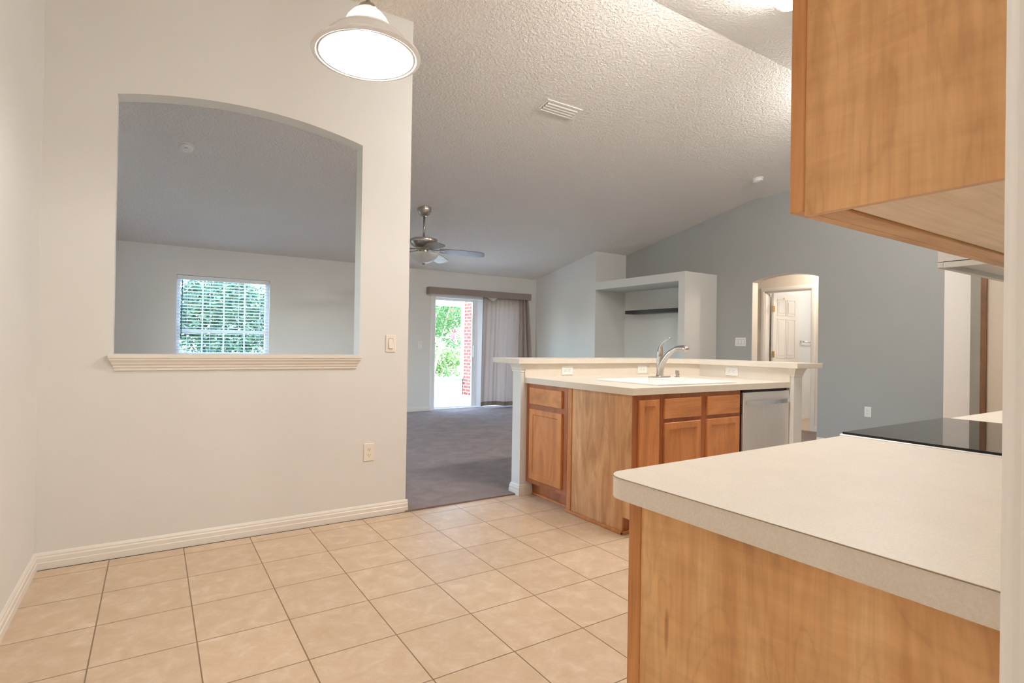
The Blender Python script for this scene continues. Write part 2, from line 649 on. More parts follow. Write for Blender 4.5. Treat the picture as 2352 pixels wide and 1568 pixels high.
struct(MB().box((-.7, -2.3, -.12), (10.6, 3.53, 0)).obj('floor', TILE, base=(0, 0, 0)))
fc = MB().prism([(-.7, 3.60), (1.486, 3.60), (1.486, 3.535), (4.30, 3.535), (4.30, 1.0), (7.88, 1.0), (7.88, 8.62), (-.7, 8.62)], 'z', -.10, .010)
struct(fc.obj('floor_carpet', CARPET, base=(0, 0, 0)))
struct(MB().box((7.88, 2.7, -.10), (10.6, 5.6, .012)).obj('floor_bathroom', m_plain('bath_floor', (.62, .47, .36), .4), base=(0, 0, 0)))

# vaulted ceiling with a hip on the right
cb = MB()
def zc(x, y):
    return min(ZR - SL * abs(y - YR), ZR - .2127 * (x - 5.31))
xa, xb, xh = -.65, 7.12, 5.31
yh = .2127 * (xb - xh) / SL
polys = [[(xa, 8.75), (xa, YR), (xh, YR), (xb, YR + yh), (xb, 8.75)], [(xh, YR), (xb, YR - yh), (xb, YR + yh)],
         [(xa, YR), (xa, -2.35), (xb, -2.35), (xb, YR - yh), (xh, YR)]]
cb.cells(polys, lambda x, y: (x, y, zc(x, y)), (0, 0, .12))
struct(cb.obj('ceiling', CEIL, base=(0, 0, 0)))

# left wall with an added, unseen window opening that brightens the living room
lw = MB()
lw.cells([[(-2.3, 0), (4.9, 0), (4.9, 3.7), (-2.3, 3.7)], [(6.3, 0), (8.72, 0), (8.72, 3.7), (6.3, 3.7)],
          [(4.9, 0), (6.3, 0), (6.3, .3), (4.9, .3)], [(4.9, 2.25), (6.3, 2.25), (6.3, 3.7), (4.9, 3.7)]],
         lambda y, z: (XL, y, z), (-.12, 0, 0))
struct(lw.obj('wall_left', WALL, base=(0, 0, 0)))
w2 = MB()
for y in (4.9, 5.575, 6.25):
    w2.box((XL - .09, y, .30), (XL - .03, y + .05, 2.25))
w2.box((XL - .09, 4.95, .30), (XL - .03, 6.25, .35)).box((XL - .09, 4.95, 2.20), (XL - .03, 6.25, 2.25))
w2 = struct(w2.obj('added_window', VINYL, base=(0, 0, 0)))
MB().box((XL - .06, 4.95, .35), (XL - .055, 6.25, 2.20)).obj('glass_pane', GLASS, w2)

# partition wall with the arched pass-through
def arch(x0, x1, zs, rise, n=20):
    w = (x1 - x0) / 2
    rad = (w * w + rise * rise) / (2 * rise)
    out = []
    for i in range(n + 1):
        x = x0 + (x1 - x0) * i / n
        d = x - (x0 + x1) / 2
        out.append((x, zs + rise - rad + math.sqrt(rad * rad - d * d)))
    return out
def arched(x0, x1, h, ox0, ox1, zb, zs, rise):
    A = arch(ox0, ox1, zs, rise)
    ps = [[(x0, 0), (ox0, 0), (ox0, h), (x0, h)], [(ox1, 0), (x1, 0), (x1, h), (ox1, h)]]
    for (a, za), (b, zb_) in zip(A, A[1:]):
        ps.append([(a, za), (b, zb_), (b, h), (a, h)])
        if zb > 0:
            ps.append([(a, 0), (b, 0), (b, zb), (a, zb)])
    return ps
pw = MB().cells(arched(XL - .02, 1.494, 3.45, -.184, 1.150, 1.078, 2.470, .085), lambda x, z: (x, YP, z), (0, TP, 0))
struct(pw.obj('wall_middle', WALL, base=(0, 0, 0)))

# far wall with window and sliding-door openings
fwm = MB()
fwm.cells([[(XL - .1, 0), (.248, 0), (.248, 2.7), (XL - .1, 2.7)], [(.248, 0), (1.428, 0), (1.428, .945), (.248, .945)],
           [(.248, 2.046), (1.428, 2.046), (1.428, 2.7), (.248, 2.7)], [(1.428, 0), (4.03, 0), (4.03, 2.7), (1.428, 2.7)],
           [(4.03, 2.03), (5.95, 2.03), (5.95, 2.7), (4.03, 2.7)], [(5.95, 0), (7.1, 0), (7.1, 2.7), (5.95, 2.7)]],
          lambda x, z: (x, YF, z), (0, .15, 0))
struct(fwm.obj('wall_far', WALL, base=(0, 0, 0)))

# grey accent wall with arched doorway
gw = MB().cells(arched(-2.3, 8.7, 3.6, 3.622, 4.512, 0, 2.078, .072), lambda y, z: (XG, y, z), (.12, 0, 0))
struct(gw.obj('wall_right', GREY, base=(0, 0, 0)))
# pale lining of the arched doorway
al = arch(3.622, 4.512, 2.078, .072)
lin = MB()
out2 = [(3.622, 0)] + al + [(4.512, 0)]
inn = [(3.625, 0)] + [(min(max(y, 3.625), 4.509), z - .003) for y, z in al] + [(4.509, 0)]
for (a, b), (c, d) in zip(zip(out2, inn), list(zip(out2, inn))[1:]):
    lin.prism([a, c, d, b], 'x', XG + .001, XG + .125)
struct(lin.obj('trim_1', HALLP, base=(0, 0, 0)))

# closet bump-out and built-in media niche
XN = 6.26
struct(MB().box((XN, 6.91, 0), (XG + .02, 8.62, 2.85)).obj('wall_closet', WALL, base=(0, 0, 0)))
struct(MB().box((XN, 5.077, 2.108), (XG, 6.91, 2.235)).box((XN, 5.077, 0), (XG, 5.19, 2.108))
       .box((XG - .012, 5.19, 0), (XG, 6.91, 2.108)).box((XN, 5.19, 0), (XG - .012, 6.91, .55)).obj('wall_niche', WALL, base=(0, 0, 0)))

# short stub wall at the end of the kitchen
struct(MB().box((3.73, 1.140, 0), (XG, 1.256, 3.6)).obj('wall_stub', WALL, base=(0, 0, 0)))
# kitchen wall behind the cabinets, walls behind the camera
struct(MB().box((.600, .02, 0), (XG, .14, 3.4)).obj('wall_back', WALL, base=(0, 0, 0)))
struct(MB().box((XL - .1, -2.3, 0), (2.6, -2.2, 3.0)).box((2.5, -2.2, 0), (2.6, .02, 3.3)).obj('wall_rear', WALL, base=(0, 0, 0)))
# casing of the doorway beside the camera (stepped profile, jamb behind)
cs = MB().prism([(.587, .158), (.5855, .1545), (.587, .150), (.5865, .146), (.587, .140), (.655, .140), (.655, .151), (.635, .153), (.605, .158)], 'z', 0, 2.12)
cs.box((.588, .02, 0), (.600, .14, 2.06))
struct(cs.obj('trim_2', m_plain('casing_paint', (.86, .83, .79), .35), base=(0, 0, 0)))

# hallway and bathroom beyond the arched doorway
hall = MB()
hall.box((XG + .12, 5.5, 0), (8.0, 5.6, 2.6)).box((XG + .12, 2.7, 0), (8.0, 2.8, 2.6))
hall.cells([[(2.8, 0), (4.20, 0), (4.20, 2.6), (2.8, 2.6)], [(4.20, 2.035), (4.912, 2.035), (4.912, 2.6), (4.20, 2.6)],
            [(4.912, 0), (5.5, 0), (5.5, 2.6), (4.912, 2.6)]], lambda y, z: (7.9, y, z), (.11, 0, 0))
struct(hall.obj('wall_hall', HALLP, base=(0, 0, 0)))
struct(MB().box((XG + .12, 2.7, 2.45), (10.5, 5.6, 2.55)).obj('ceiling_hall', WALL, base=(0, 0, 0)))
struct(MB().box((8.01, 4.985, 0), (10.5, 5.08, 2.5)).box((10.4, 3.0, 0), (10.5, 5.0, 2.5)).box((8.01, 3.0, 0), (10.5, 3.1, 2.5))
       .obj('wall_bathroom', BATHP, base=(0, 0, 0)))
# door casing in the hall
cg = MB()
for y0, y1 in ((4.142, 4.205), (4.907, 4.970)):
    cg.box((7.882, y0, 0), (7.90, y1, 2.03), .004).box((7.886, y0 + .012, 0), (7.876, y1 - .018, 2.04), .002)
cg.box((7.882, 4.142, 2.03), (7.90, 4.970, 2.092), .004).box((7.886, 4.16, 2.042), (7.876, 4.95, 2.076), .002)
cg.box((7.90, 4.200, 0), (8.01, 4.215, 2.035)).box((7.90, 4.897, 0), (8.01, 4.912, 2.035)).box((7.90, 4.2, 2.02), (8.01, 4.912, 2.035))
struct(cg.obj('trim_3', DOORW, base=(0, 0, 0)))

# six-panel bathroom door standing open
dl = MB(Matrix.Translation((8.025, 4.862, .02)))
dl.box((0, -.017, 0), (.685, .017, 2.0))
for u0, u1 in ((.11, .31), (.375, .575)):
    for v0, v1 in ((.22, .92), (1.02, 1.60), (1.68, 1.90)):
        # raised field with a moulded groove around it
        g = .016
        dl.box((u0 - g, -.0225, v0 - g), (u1 + g, -.017, v0 - g + .010), .002).box((u0 - g, -.0225, v1 + g - .010), (u1 + g, -.017, v1 + g), .002)
        dl.box((u0 - g, -.0225, v0 - g), (u0 - g + .010, -.017, v1 + g), .002).box((u1 + g - .010, -.0225, v0 - g), (u1 + g, -.017, v1 + g), .002)
        dl.box((u0 + .022, -.0225, v0 + .022), (u1 - .022, -.017, v1 - .022), .003)
bd = struct(dl.obj('door_1', DOORW, base=(8.025, 4.862, .02)))
for z in (1.78, 1.085, .25):
    MB().box((7.985, 4.835, z - .045), (8.045, 4.844, z + .045)).tube([(8.005, 4.838, z - .048), (8.005, 4.838, z + .048)], .008).obj('hinge', BRASS, bd)
MB().box((8.29, 4.838, 1.93), (8.302, 4.8455, 1.965)).obj('hook', BRASS, bd)
MB().tube([(8.65, 4.845, .93), (8.65, 4.80, .93)], .012).lathe([(0, -.028), (.018, -.022), (.027, 0), (.018, .022), (0, .028)], (8.65, 4.785, .93), 16).obj('knob', BRASS, bd, smooth=True)

# pantry-side door standing open past the range
pdm = struct(MB().box((3.608, .36, .01), (3.645, 1.034, 2.05)).obj('door_3', BEIGE, base=(3.608, 1.034, 0)))
MB().box((3.600, 1.034, .01), (3.645, 1.060, 2.05), .002).obj('door_edge', BROWN, pdm)

# baseboards: one profile, pushed along each wall
BP = [(0, 0), (.015, 0), (.015, .034), (.0125, .037), (.0125, .058), (.0085, .064), (.0085, .071), (.004, .081), (0, .084)]
def base_x(m, x0, x1, y, side):
    return m.prism([(y + side * p, z) for p, z in BP], 'x', x0, x1)
def base_y(m, y0, y1, x, side):
    return m.prism([(x + side * p, z) for p, z in BP], 'y', y0, y1)
struct(base_x(base_y(MB(), YP - .003, YP + TP + .003, 1.494, 1), XL, 1.508, YP, -1).obj('baseboard_middle', TRIM, base=(0, 0, 0)))
struct(base_y(MB(), -2.2, YP, XL, 1).obj('baseboard_left', TRIM, base=(0, 0, 0)))
bf = base_x(MB(), XL, 4.02, YF, -1)
base_x(bf, 5.97, XN, YF, -1)
struct(bf.obj('baseboard_far', TRIM, base=(0, 0, 0)))
br_ = base_y(MB(), 1.256, 3.622, XG, -1)
base_y(br_, 4.512, 5.077, XG, -1)
base_y(br_, 6.91, 8.6, XN, -1)
struct(br_.obj('baseboard_right', TRIM, base=(0, 0, 0)))
bh = base_y(MB(), 2.8, 4.142, 7.9, -1)
base_y(bh, 4.970, 5.5, 7.9, -1)
base_x(bh, 8.70, 10.4, 4.985, -1)
struct(bh.obj('baseboard_hall', DOORW, base=(0, 0, 0)))

# moulded sill under the pass-through
LED = [(.002, .996), (.010, .996), (.010, 1.008), (.015, 1.013), (.015, 1.022), (.022, 1.030), (.025, 1.040), (.033, 1.052), (.033, 1.060), (.038, 1.064), (.038, 1.084)]
sl_ = MB().frustums([(-.176 + .010 - p, 1.130 - .010 + p, YP - p, YP + .002, z) for p, z in LED])
sl_.box((-.184, YP, 1.072), (1.150, YP + TP + .004, 1.084))
struct(sl_.obj('trim_4', TRIM, base=(0, 0, 0)))

# ------------------------------------------------------------------ window and blind
wm = MB()
for a, b in (((.248, 8.66, .945), (.298, 8.72, 2.046)), ((1.378, 8.66, .945), (1.428, 8.72, 2.046)), ((.298, 8.66, .945), (1.378, 8.72, .99)),
             ((.298, 8.66, 2.0), (1.378, 8.72, 2.046)), ((.298, 8.66, 1.265), (1.378, 8.72, 1.31))):
    wm.box(a, b, .003)
win = struct(wm.obj('window_1', VINYL, base=(.838, 8.69, .945)))
gr = MB()
for x in (.57, .838, 1.108):
    gr.box((x - .009, 8.685, .99), (x + .009, 8.70, 2.0))
gr.box((.298, 8.685, 1.64), (1.378, 8.70, 1.658))
gr.obj('muntin', VINYL, win)
MB().box((.298, 8.690, .99), (1.378, 8.694, 1.265)).box((.298, 8.690, 1.31), (1.378, 8.694, 2.0)).obj('glass_pane', GLASS, win)
struct(MB().box((.248, 8.60, .940), (1.428, 8.66, .950)).obj('trim_5', TRIM, base=(0, 0, 0)))

bl = thing('window_blind', 'white horizontal slat blind in the window of the far wall seen through the arched opening', 'blind', (.838, 8.62, .96))
MB().box((.256, 8.585, 1.985), (1.420, 8.645, 2.040), .004).obj('headrail', HEADR, bl)
sm = MB()
z = 1.962
tl = R(11)
while z > .99:
    cy_, h = 8.622, .025
    p0 = (cy_ - h * math.cos(tl), z + h * math.sin(tl))
    p1 = (cy_ + h * math.cos(tl), z - h * math.sin(tl))
    pm = (cy_, z + .003)
    sm.prism([p0, pm, p1, (p1[0], p1[1] - .0025), (pm[0], pm[1] - .0025), (p0[0], p0[1] - .0025)], 'x', .260, 1.416)
    z -= .0445
sm.obj('slats', BLIND, bl)
MB().box((.260, 8.60, .955), (1.416, 8.645, .975), .004).obj('bottom_rail', BLIND, bl)
ld = MB()
for x in (.38, .66, 1.02, 1.30):
    for y in (8.596, 8.648):
        ld.box((x - .0015, y - .001, .96), (x + .0015, y + .001, 1.99))
ld.obj('ladder_cord', BLIND, bl)
MB().tube([(.318, 8.578, 1.975), (.309, 8.576, 1.185)], .0055, 8).obj('tilt_wand', WANDM, bl)

# ------------------------------------------------------------------ sliding door, valance, curtain
sd = MB()
sd.box((4.03, 8.585, 0), (4.112, 8.72, 2.03), .004).box((5.87, 8.585, 0), (5.95, 8.72, 2.03), .004)
sd.box((4.112, 8.585, 1.965), (5.87, 8.72, 2.03), .004).box((4.112, 8.60, .0), (5.87, 8.72, .035), .004)
slid = struct(sd.obj('door_2', VINYL, base=(4.99, 8.66, 0)))
ps = MB()
ps.box((4.112, 8.64, .035), (4.135, 8.67, 1.965)).box((4.872, 8.64, .035), (4.945, 8.67, 1.965)).box((4.135, 8.64, .035), (4.872, 8.67, .055)).box((4.135, 8.64, 1.925), (4.872, 8.67, 1.965))
ps.obj('sliding_panel', VINYL, slid)
ps = MB()
ps.box((4.950, 8.68, .035), (4.972, 8.70, 1.965)).box((4.972, 8.69, .035), (5.0, 8.705, 1.965)).box((5.0, 8.675, .035), (5.11, 8.71, 1.965)).box((5.80, 8.68, .035), (5.87, 8.71, 1.965)).box((5.02, 8.68, .035), (5.80, 8.71, .09)).box((5.02, 8.68, 1.90), (5.80, 8.71, 1.965))
ps.obj('fixed_panel', VINYL, slid)
MB().box((4.135, 8.653, .055), (4.872, 8.658, 1.925)).box((5.03, 8.693, .09), (5.80, 8.698, 1.90)).obj('glass_pane', GLASS, slid)
MB().box((4.89, 8.622, .93), (4.92, 8.64, 1.14), .004).obj('handle', VINYL, slid)

tag(MB().box((3.935, 8.465, 2.012), (6.055, 8.485, 2.130), .003).box((3.935, 8.485, 2.012), (3.955, 8.599, 2.130)).box((6.035, 8.485, 2.012), (6.055, 8.599, 2.130))
    .obj('valance', VALM), 'long taupe box valance above the sliding glass door and its curtain', 'valance')

# curtain: hangs from the valance, gathered to the right
cu = MB()
NU, NV = 150, 26
grid = []
for i in range(NU + 1):
    u = i / NU
    col_ = []
    for j in range(NV + 1):
        v = j / NV                                         # 0 top .. 1 bottom
        x0 = 5.025 + .765 * min(u / .62, 1)
        xt = x0 + max(0, (u - .62) / .38) * .22
        xbm = 5.012 + .72 * min(u / .62, 1) + max(0, (u - .62) / .38) * .46
        x = xt * (1 - v ** .8) + xbm * v ** .8
        amp = .010 + .03 * max(0, (u - .55) / .45) + .010 * v
        ph = 2 * PI * (4.2 * min(u, .62) + 9 * max(0, u - .62))
        y = 8.535 + amp * math.sin(ph) + .006 * math.sin(2 * PI * 13 * u + 2 * v)
        zt = 2.035 - .075 * math.exp(-((u - .17) / .075) ** 2)
        zb = .045 + .012 * math.sin(9 * u)
        col_.append(cu.bm.verts.new((x, y, zt + (zb - zt) * v)))
    grid.append(col_)
for i in range(NU):
    for j in range(NV):
        cu.bm.faces.new((grid[i][j], grid[i + 1][j], grid[i + 1][j + 1], grid[i][j + 1]))
curt = cu.obj('curtain', CURT, smooth=True)
tag(curt, 'taupe floor-length fabric curtain drawn over the right half of the sliding door', 'curtain')
md = curt.modifiers.new('solid', 'SOLIDIFY')
md.thickness = .002
hm = MB()
hem = []
for i in range(NU + 1):
    u = i / NU
    xbm = 5.012 + .72 * min(u / .62, 1) + max(0, (u - .62) / .38) * .46
    amp = .020 + .03 * max(0, (u - .55) / .45)
    ph = 2 * PI * (4.2 * min(u, .62) + 9 * max(0, u - .62))
    y = 8.530 + amp * math.sin(ph) + .006 * math.sin(2 * PI * 13 * u + 2)
    zb = .043 + .012 * math.sin(9 * u)
    hem.append((hm.bm.verts.new((xbm, y, zb)), hm.bm.verts.new((xbm, y, zb + .075))))
for a, b in zip(hem, hem[1:]):
    hm.bm.faces.new((a[0], b[0], b[1], a[1]))
hm.obj('hem', CURTH, curt, smooth=True)

# ------------------------------------------------------------------ island: half wall, bar, counter, cabinets
XR, YB = 4.15, 3.50            # inner faces of the half wall
T_ = .112
KX, KY = 3.83, 3.19            # where the angled corner starts and ends
struct(MB().box((2.415, YB, 0), (KX, YB + T_, 1.021)).obj('wall_island_back', WALL, base=(0, 0, 0)))
struct(MB().box((XR, 2.335, 0), (XR + T_, KY, 1.021)).obj('wall_island_side', WALL, base=(0, 0, 0)))
struct(MB().prism([(KX, YB), (XR, KY), (XR + T_, KY), (XR + T_, KY + .05), (KX + .05, YB + T_), (KX, YB + T_)], 'z', 0, 1.021).obj('wall_island_corner', WALL, base=(0, 0, 0)))
it = MB()
CAP = [(.0, .956), (.006, .958), (.006, .968), (.009, .974), (.012, .990), (.020, 1.008), (.024, 1.012), (.024, 1.021)]
it.frustums([(2.415 - p, 2.444, YB - p, YB + T_ + p, z) for p, z in CAP])
it.frustums([(XR - p, XR + T_ + p, 2.335 - p, 2.366, z) for p, z in CAP])
struct(it.obj('trim_6', TRIM, base=(0, 0, 0)))
ib = MB()
ib.frustums([(2.415 - p, 2.53, YB - p, YB + T_ + p, z) for p, z in BP[1:]])
ib.frustums([(XR + T_ - .02, XR + T_ + p, 2.335 - p, KY, z) for p, z in BP[1:]])
struct(ib.obj('baseboard_island', TRIM, base=(0, 0, 0)))

bt = MB().prism([(2.366, 3.46), (KX - .017, 3.46), (4.11, KY - .017), (4.11, 2.288), (4.47, 2.288), (4.47, KY + .13), (KX + .13, 3.842), (2.366, 3.842)], 'z', 1.021, 1.060)
tag(bt.obj('bar_top', LAM, bevel=.0015), 'raised cream laminate bar top wrapping the back of the kitchen island', 'bar top')

ct = MB()
sx0, sx1, sy0, sy1 = 2.795, 3.585, 2.475, 3.010
Yb = YB - .001
ct.cells([[(2.45, 2.36), (sx0, 2.36), (sx0, Yb), (2.45, Yb)], [(sx0, 2.36), (sx1, 2.36), (sx1, sy0), (sx0, sy0)],
          [(sx0, sy1), (sx1, sy1), (sx1, Yb), (sx0, Yb)],
          [(sx1, 2.36), (XR - .001, 2.36), (XR - .001, KY), (KX, Yb), (sx1, Yb)]], lambda x, y: (x, y, .871), (0, 0, .043))
ctop = tag(ct.obj('countertop', LAM), 'lower cream laminate island countertop holding the white double sink', 'countertop')
bs = MB()
bs.prism([(2.446, YB - .010), (KX - .004, YB - .010), (XR - .010, KY - .004), (XR - .010, 2.362), (XR, 2.362), (XR, KY), (KX, YB), (2.446, YB)], 'z', .914, 1.021)
bs.obj('backsplash', LAM, ctop)

# sink
sk = thing('kitchen_sink', 'white drop-in double bowl sink set into the island countertop', 'sink', (3.19, 2.74, .914))
X0, X1, Y0, Y1 = 2.77, 3.61, 2.450, 3.035
bx = [(2.815, 3.165), (3.215, 3.565)]
by = (2.495, 2.895)
s = MB()
s.cells([[(X0, Y0), (bx[0][0], Y0), (bx[0][0], Y1), (X0, Y1)], [(bx[0][1], Y0), (bx[1][0], Y0), (bx[1][0], Y1), (bx[0][1], Y1)],
         [(bx[1][1], Y0), (X1, Y0), (X1, Y1), (bx[1][1], Y1)]] +
        [q for a, b in bx for q in ([(a, Y0), (b, Y0), (b, by[0]), (a, by[0])], [(a, by[1]), (b, by[1]), (b, Y1), (a, Y1)])],
        lambda x, y: (x, y, .914), (0, 0, .012))
s.obj('rim', PORC, sk, bevel=.004)
for a, b in bx:
    w = MB()
    T0 = [(a, by[0]), (b, by[0]), (b, by[1]), (a, by[1])]
    k = .03
    T1 = [(a + k, by[0] + k), (b - k, by[0] + k), (b - k, by[1] - k), (a + k, by[1] - k)]
    v0 = [w.bm.verts.new((*p, .924)) for p in T0]
    v1 = [w.bm.verts.new((*p, .745)) for p in T1]
    for i in range(4):
        w.bm.faces.new((v0[i], v1[i], v1[(i + 1) % 4], v0[(i + 1) % 4]))
    w.bm.faces.new(v1)
    o = w.obj('bowl', PORC, sk)
    md = o.modifiers.new('solid', 'SOLIDIFY')
    md.thickness = .006
    md.offset = -1
    cx_, cy2 = (a + b) / 2, sum(by) / 2
    MB().lathe([(0, .002), (.03, .002), (.04, .004), (.043, .0)], (cx_, cy2, .7455), 20).obj('drain', NICKEL, sk, smooth=True)

# faucet
fx, fy = 3.392, 2.985
fa = thing('faucet', 'brushed nickel pull-out faucet with arched lever behind the sink', 'faucet', (fx, fy, .926))
pl = []
for i in range(28):
    a = 2 * PI * i / 28
    pl.append((fx + .125 * math.copysign(abs(math.cos(a)) ** .75, math.cos(a)), fy + .028 * math.sin(a)))
MB().prism(pl, 'z', .926, .936).obj('base_plate', NICKEL, fa, bevel=.003, smooth=True, auto=50)
MB().lathe([(.030, .936), (.026, .942), (.0235, .96), (.0225, 1.02), (.023, 1.083), (.0215, 1.088), (.0215, 1.094), (.026, 1.096), (.026, 1.103), (0, 1.102)], (fx, fy, 0), 28).obj('body', NICKEL, fa, smooth=True, auto=50)
sp = smooth_path([(fx, fy - .004, .945), (fx, fy - .012, 1.0), (fx, fy - .042, 1.062), (fx, fy - .085, 1.112), (fx, fy - .120, 1.137)], 6)
MB().tube(sp, [.026 - .0075 * i / (len(sp) - 1) for i in range(len(sp))], 18).obj('spout', NICKEL, fa, smooth=True, auto=50)
hd = smooth_path([(fx, fy - .122, 1.138), (fx, fy - .160, 1.156), (fx, fy - .200, 1.163), (fx, fy - .236, 1.160), (fx, fy - .256, 1.150), (fx, fy - .266, 1.141)], 5)
hr = [.0180, .0180, .0180, .0180, .0181, .0182, .0184, .0187, .0190, .0194, .0198, .0204, .0212, .0220, .0228, .0234, .0238, .0238, .0236, .0232, .0222, .0205, .018, .014, .010, .004]
MB().tube(hd, [hr[min(i * len(hr) // len(hd), len(hr) - 1)] for i in range(len(hd))], 18).obj('spray_head', NICKEL, fa, smooth=True, auto=60)
lv = smooth_path([(fx, fy, 1.103), (fx, fy - .001, 1.125), (fx, fy - .003, 1.150), (fx, fy - .012, 1.180), (fx, fy - .035, 1.207), (fx, fy - .068, 1.226), (fx, fy - .090, 1.233), (fx, fy - .100, 1.235)], 5)
n_ = len(lv)
lr = []
for i in range(n_):
    t = i / (n_ - 1)
    lr.append(.0245 + .0025 * math.sin(t / .3 * PI) - .006 * (t / .3) if t < .3 else (.0185 - .0122 * min(1, (t - .3) / .28) if t < .85 else .0063 + .0035 * math.sin((t - .85) / .15 * PI)))
MB().tube(lv, lr, 16).obj('lever', NICKEL, fa, smooth=True, auto=60)

tag(MB().lathe([(.022, 0), (.021, .004), (.010, .008), (.010, .022), (.016, .024), (.0165, .052), (.014, .055), (0, .055)], (3.60, 2.985, .926), 20)
    .tube([(3.60, 2.985, .945), (3.60, 2.962, .945)], .006, 8).obj('soap_dispenser', NICKEL, smooth=True, auto=40),
    'small nickel soap dispenser to the right of the faucet', 'soap dispenser')

# island cabinets -----------------------------------------------------------
XF, YFc = 2.476, 2.384
RL = Matrix.Rotation(R(-90), 4, 'Z')
def faceL(y0, z0=0): return Matrix.Translation((XF, y0, z0)) @ RL          # outward -x, local x runs towards -y
def faceR(x0, z0=0): return Matrix.Translation((x0, YFc, z0))             # outward -y
c1 = thing('base_cabinet', 'cherry island base cabinet with one drawer and one door facing the dining nook', 'cabinet', (2.70, 3.25, 0))
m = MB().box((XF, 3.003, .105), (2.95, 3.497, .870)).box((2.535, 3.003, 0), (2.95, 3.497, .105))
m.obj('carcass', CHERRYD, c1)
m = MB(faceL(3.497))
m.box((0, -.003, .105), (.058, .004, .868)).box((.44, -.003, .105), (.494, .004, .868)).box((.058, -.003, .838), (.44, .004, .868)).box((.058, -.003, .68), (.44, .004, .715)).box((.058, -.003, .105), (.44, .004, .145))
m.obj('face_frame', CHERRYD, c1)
MB(faceL(3.443)).panel(0, .393, .715, .842, .020).obj('drawer', CHERRYX, c1)
MB(faceL(3.441)).panel(0, .392, .142, .680, .020, .055).obj('door', CHERRY, c1)
MB().box((2.523, 3.003, 0), (2.535, 3.497, .018), .004).obj('shoe_moulding', CHERRYX, c1)

c2 = thing('base_cabinet', 'narrow cherry island cabinet with pale maple end panel at the front corner', 'cabinet', (2.60, 2.68, 0))
MB().prism([(YFc, .108), (2.462, .108), (2.462, 0), (2.952, 0), (2.952, .870), (YFc, .870)], 'x', XF, XF + .012).obj('side_panel', MAPLE, c2)
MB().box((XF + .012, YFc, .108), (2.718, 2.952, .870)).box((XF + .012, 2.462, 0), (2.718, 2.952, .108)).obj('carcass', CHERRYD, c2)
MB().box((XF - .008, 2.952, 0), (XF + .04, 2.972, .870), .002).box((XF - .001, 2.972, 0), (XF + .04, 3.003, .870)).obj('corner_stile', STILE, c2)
MB().box((XF - .014, 2.445, 0), (XF, 3.003, .020), .004).box((XF - .014, 2.445, 0), (2.718, 2.462, .020), .004).obj('shoe_moulding', CHERRYX, c2)
m = MB(faceR(XF))
m.box((-.001, -.003, .105), (.040, .004, .868)).box((.216, -.003, .105), (.242, .004, .868)).box((.040, -.003, .835), (.216, .004, .868)).box((.040, -.003, .105), (.216, .004, .118))
m.obj('face_frame', CHERRYD, c2)
MB(faceR(2.521)).panel(0, .171, .118, .838, .020, .050).obj('door', CHERRY, c2)

c3 = thing('base_cabinet', 'cherry sink cabinet with two false drawers over two doors beside dishwasher', 'cabinet', (3.13, 2.68, 0))
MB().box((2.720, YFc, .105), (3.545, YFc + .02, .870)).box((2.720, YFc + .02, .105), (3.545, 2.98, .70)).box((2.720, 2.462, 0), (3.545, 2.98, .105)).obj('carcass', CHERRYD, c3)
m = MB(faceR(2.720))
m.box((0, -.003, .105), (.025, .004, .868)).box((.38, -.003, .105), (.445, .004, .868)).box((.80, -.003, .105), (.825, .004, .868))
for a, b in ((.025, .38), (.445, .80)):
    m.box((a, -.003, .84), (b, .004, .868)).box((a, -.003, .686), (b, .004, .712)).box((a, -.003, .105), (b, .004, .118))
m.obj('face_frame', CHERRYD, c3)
for x in (2.745, 3.166):
    MB(faceR(x)).panel(0, .354, .711, .840, .020).obj('drawer', CHERRYX, c3)
    MB(faceR(x)).panel(0, .352, .118, .686, .020, .055).obj('door', CHERRY, c3)

# dishwasher
dw = thing('dishwasher', 'stainless steel dishwasher with bowed bar handle under the right end of island counter', 'dishwasher', (3.86, 2.68, 0))
MB().box((3.578, YFc + .004, .10), (4.142, 2.95, .866)).box((3.56, 2.45, 0), (4.14, 2.95, .10)).obj('tub', BLACK, dw)
MB().box((3.564, 2.366, .115), (4.140, YFc + .004, .850), .004, 2).obj('door', STEEL, dw)
hp = []
for i in range(21):
    t = i / 20
    hp.append((3.592 + .545 * t, 2.362 - .038 * math.sin(PI * t) ** .8, .777))
hb = MB()
A_ = []
for x, y, z in hp:
    A_.append([hb.bm.verts.new((x, y - .004, z - .015)), hb.bm.verts.new((x, y - .004, z + .015)), hb.bm.verts.new((x, y + .006, z + .015)), hb.bm.verts.new((x, y + .006, z - .015))])
for a, b in zip(A_, A_[1:]):
    for k in range(4):
        hb.bm.faces.new((a[k], a[(k + 1) % 4], b[(k + 1) % 4], b[k]))
hb.bm.faces.new(A_[0]); hb.bm.faces.new(A_[-1])
bmesh.ops.recalc_face_normals(hb.bm, faces=hb.bm.faces)
hb.obj('handle', CHROME, dw, smooth=True, auto=40)
v_ = MB()
for k in range(5):
    v_.box((3.5495, 2.372, .70 + k * .014), (3.5525, YFc, .706 + k * .014))
v_.obj('side_vent', BLACK, dw)

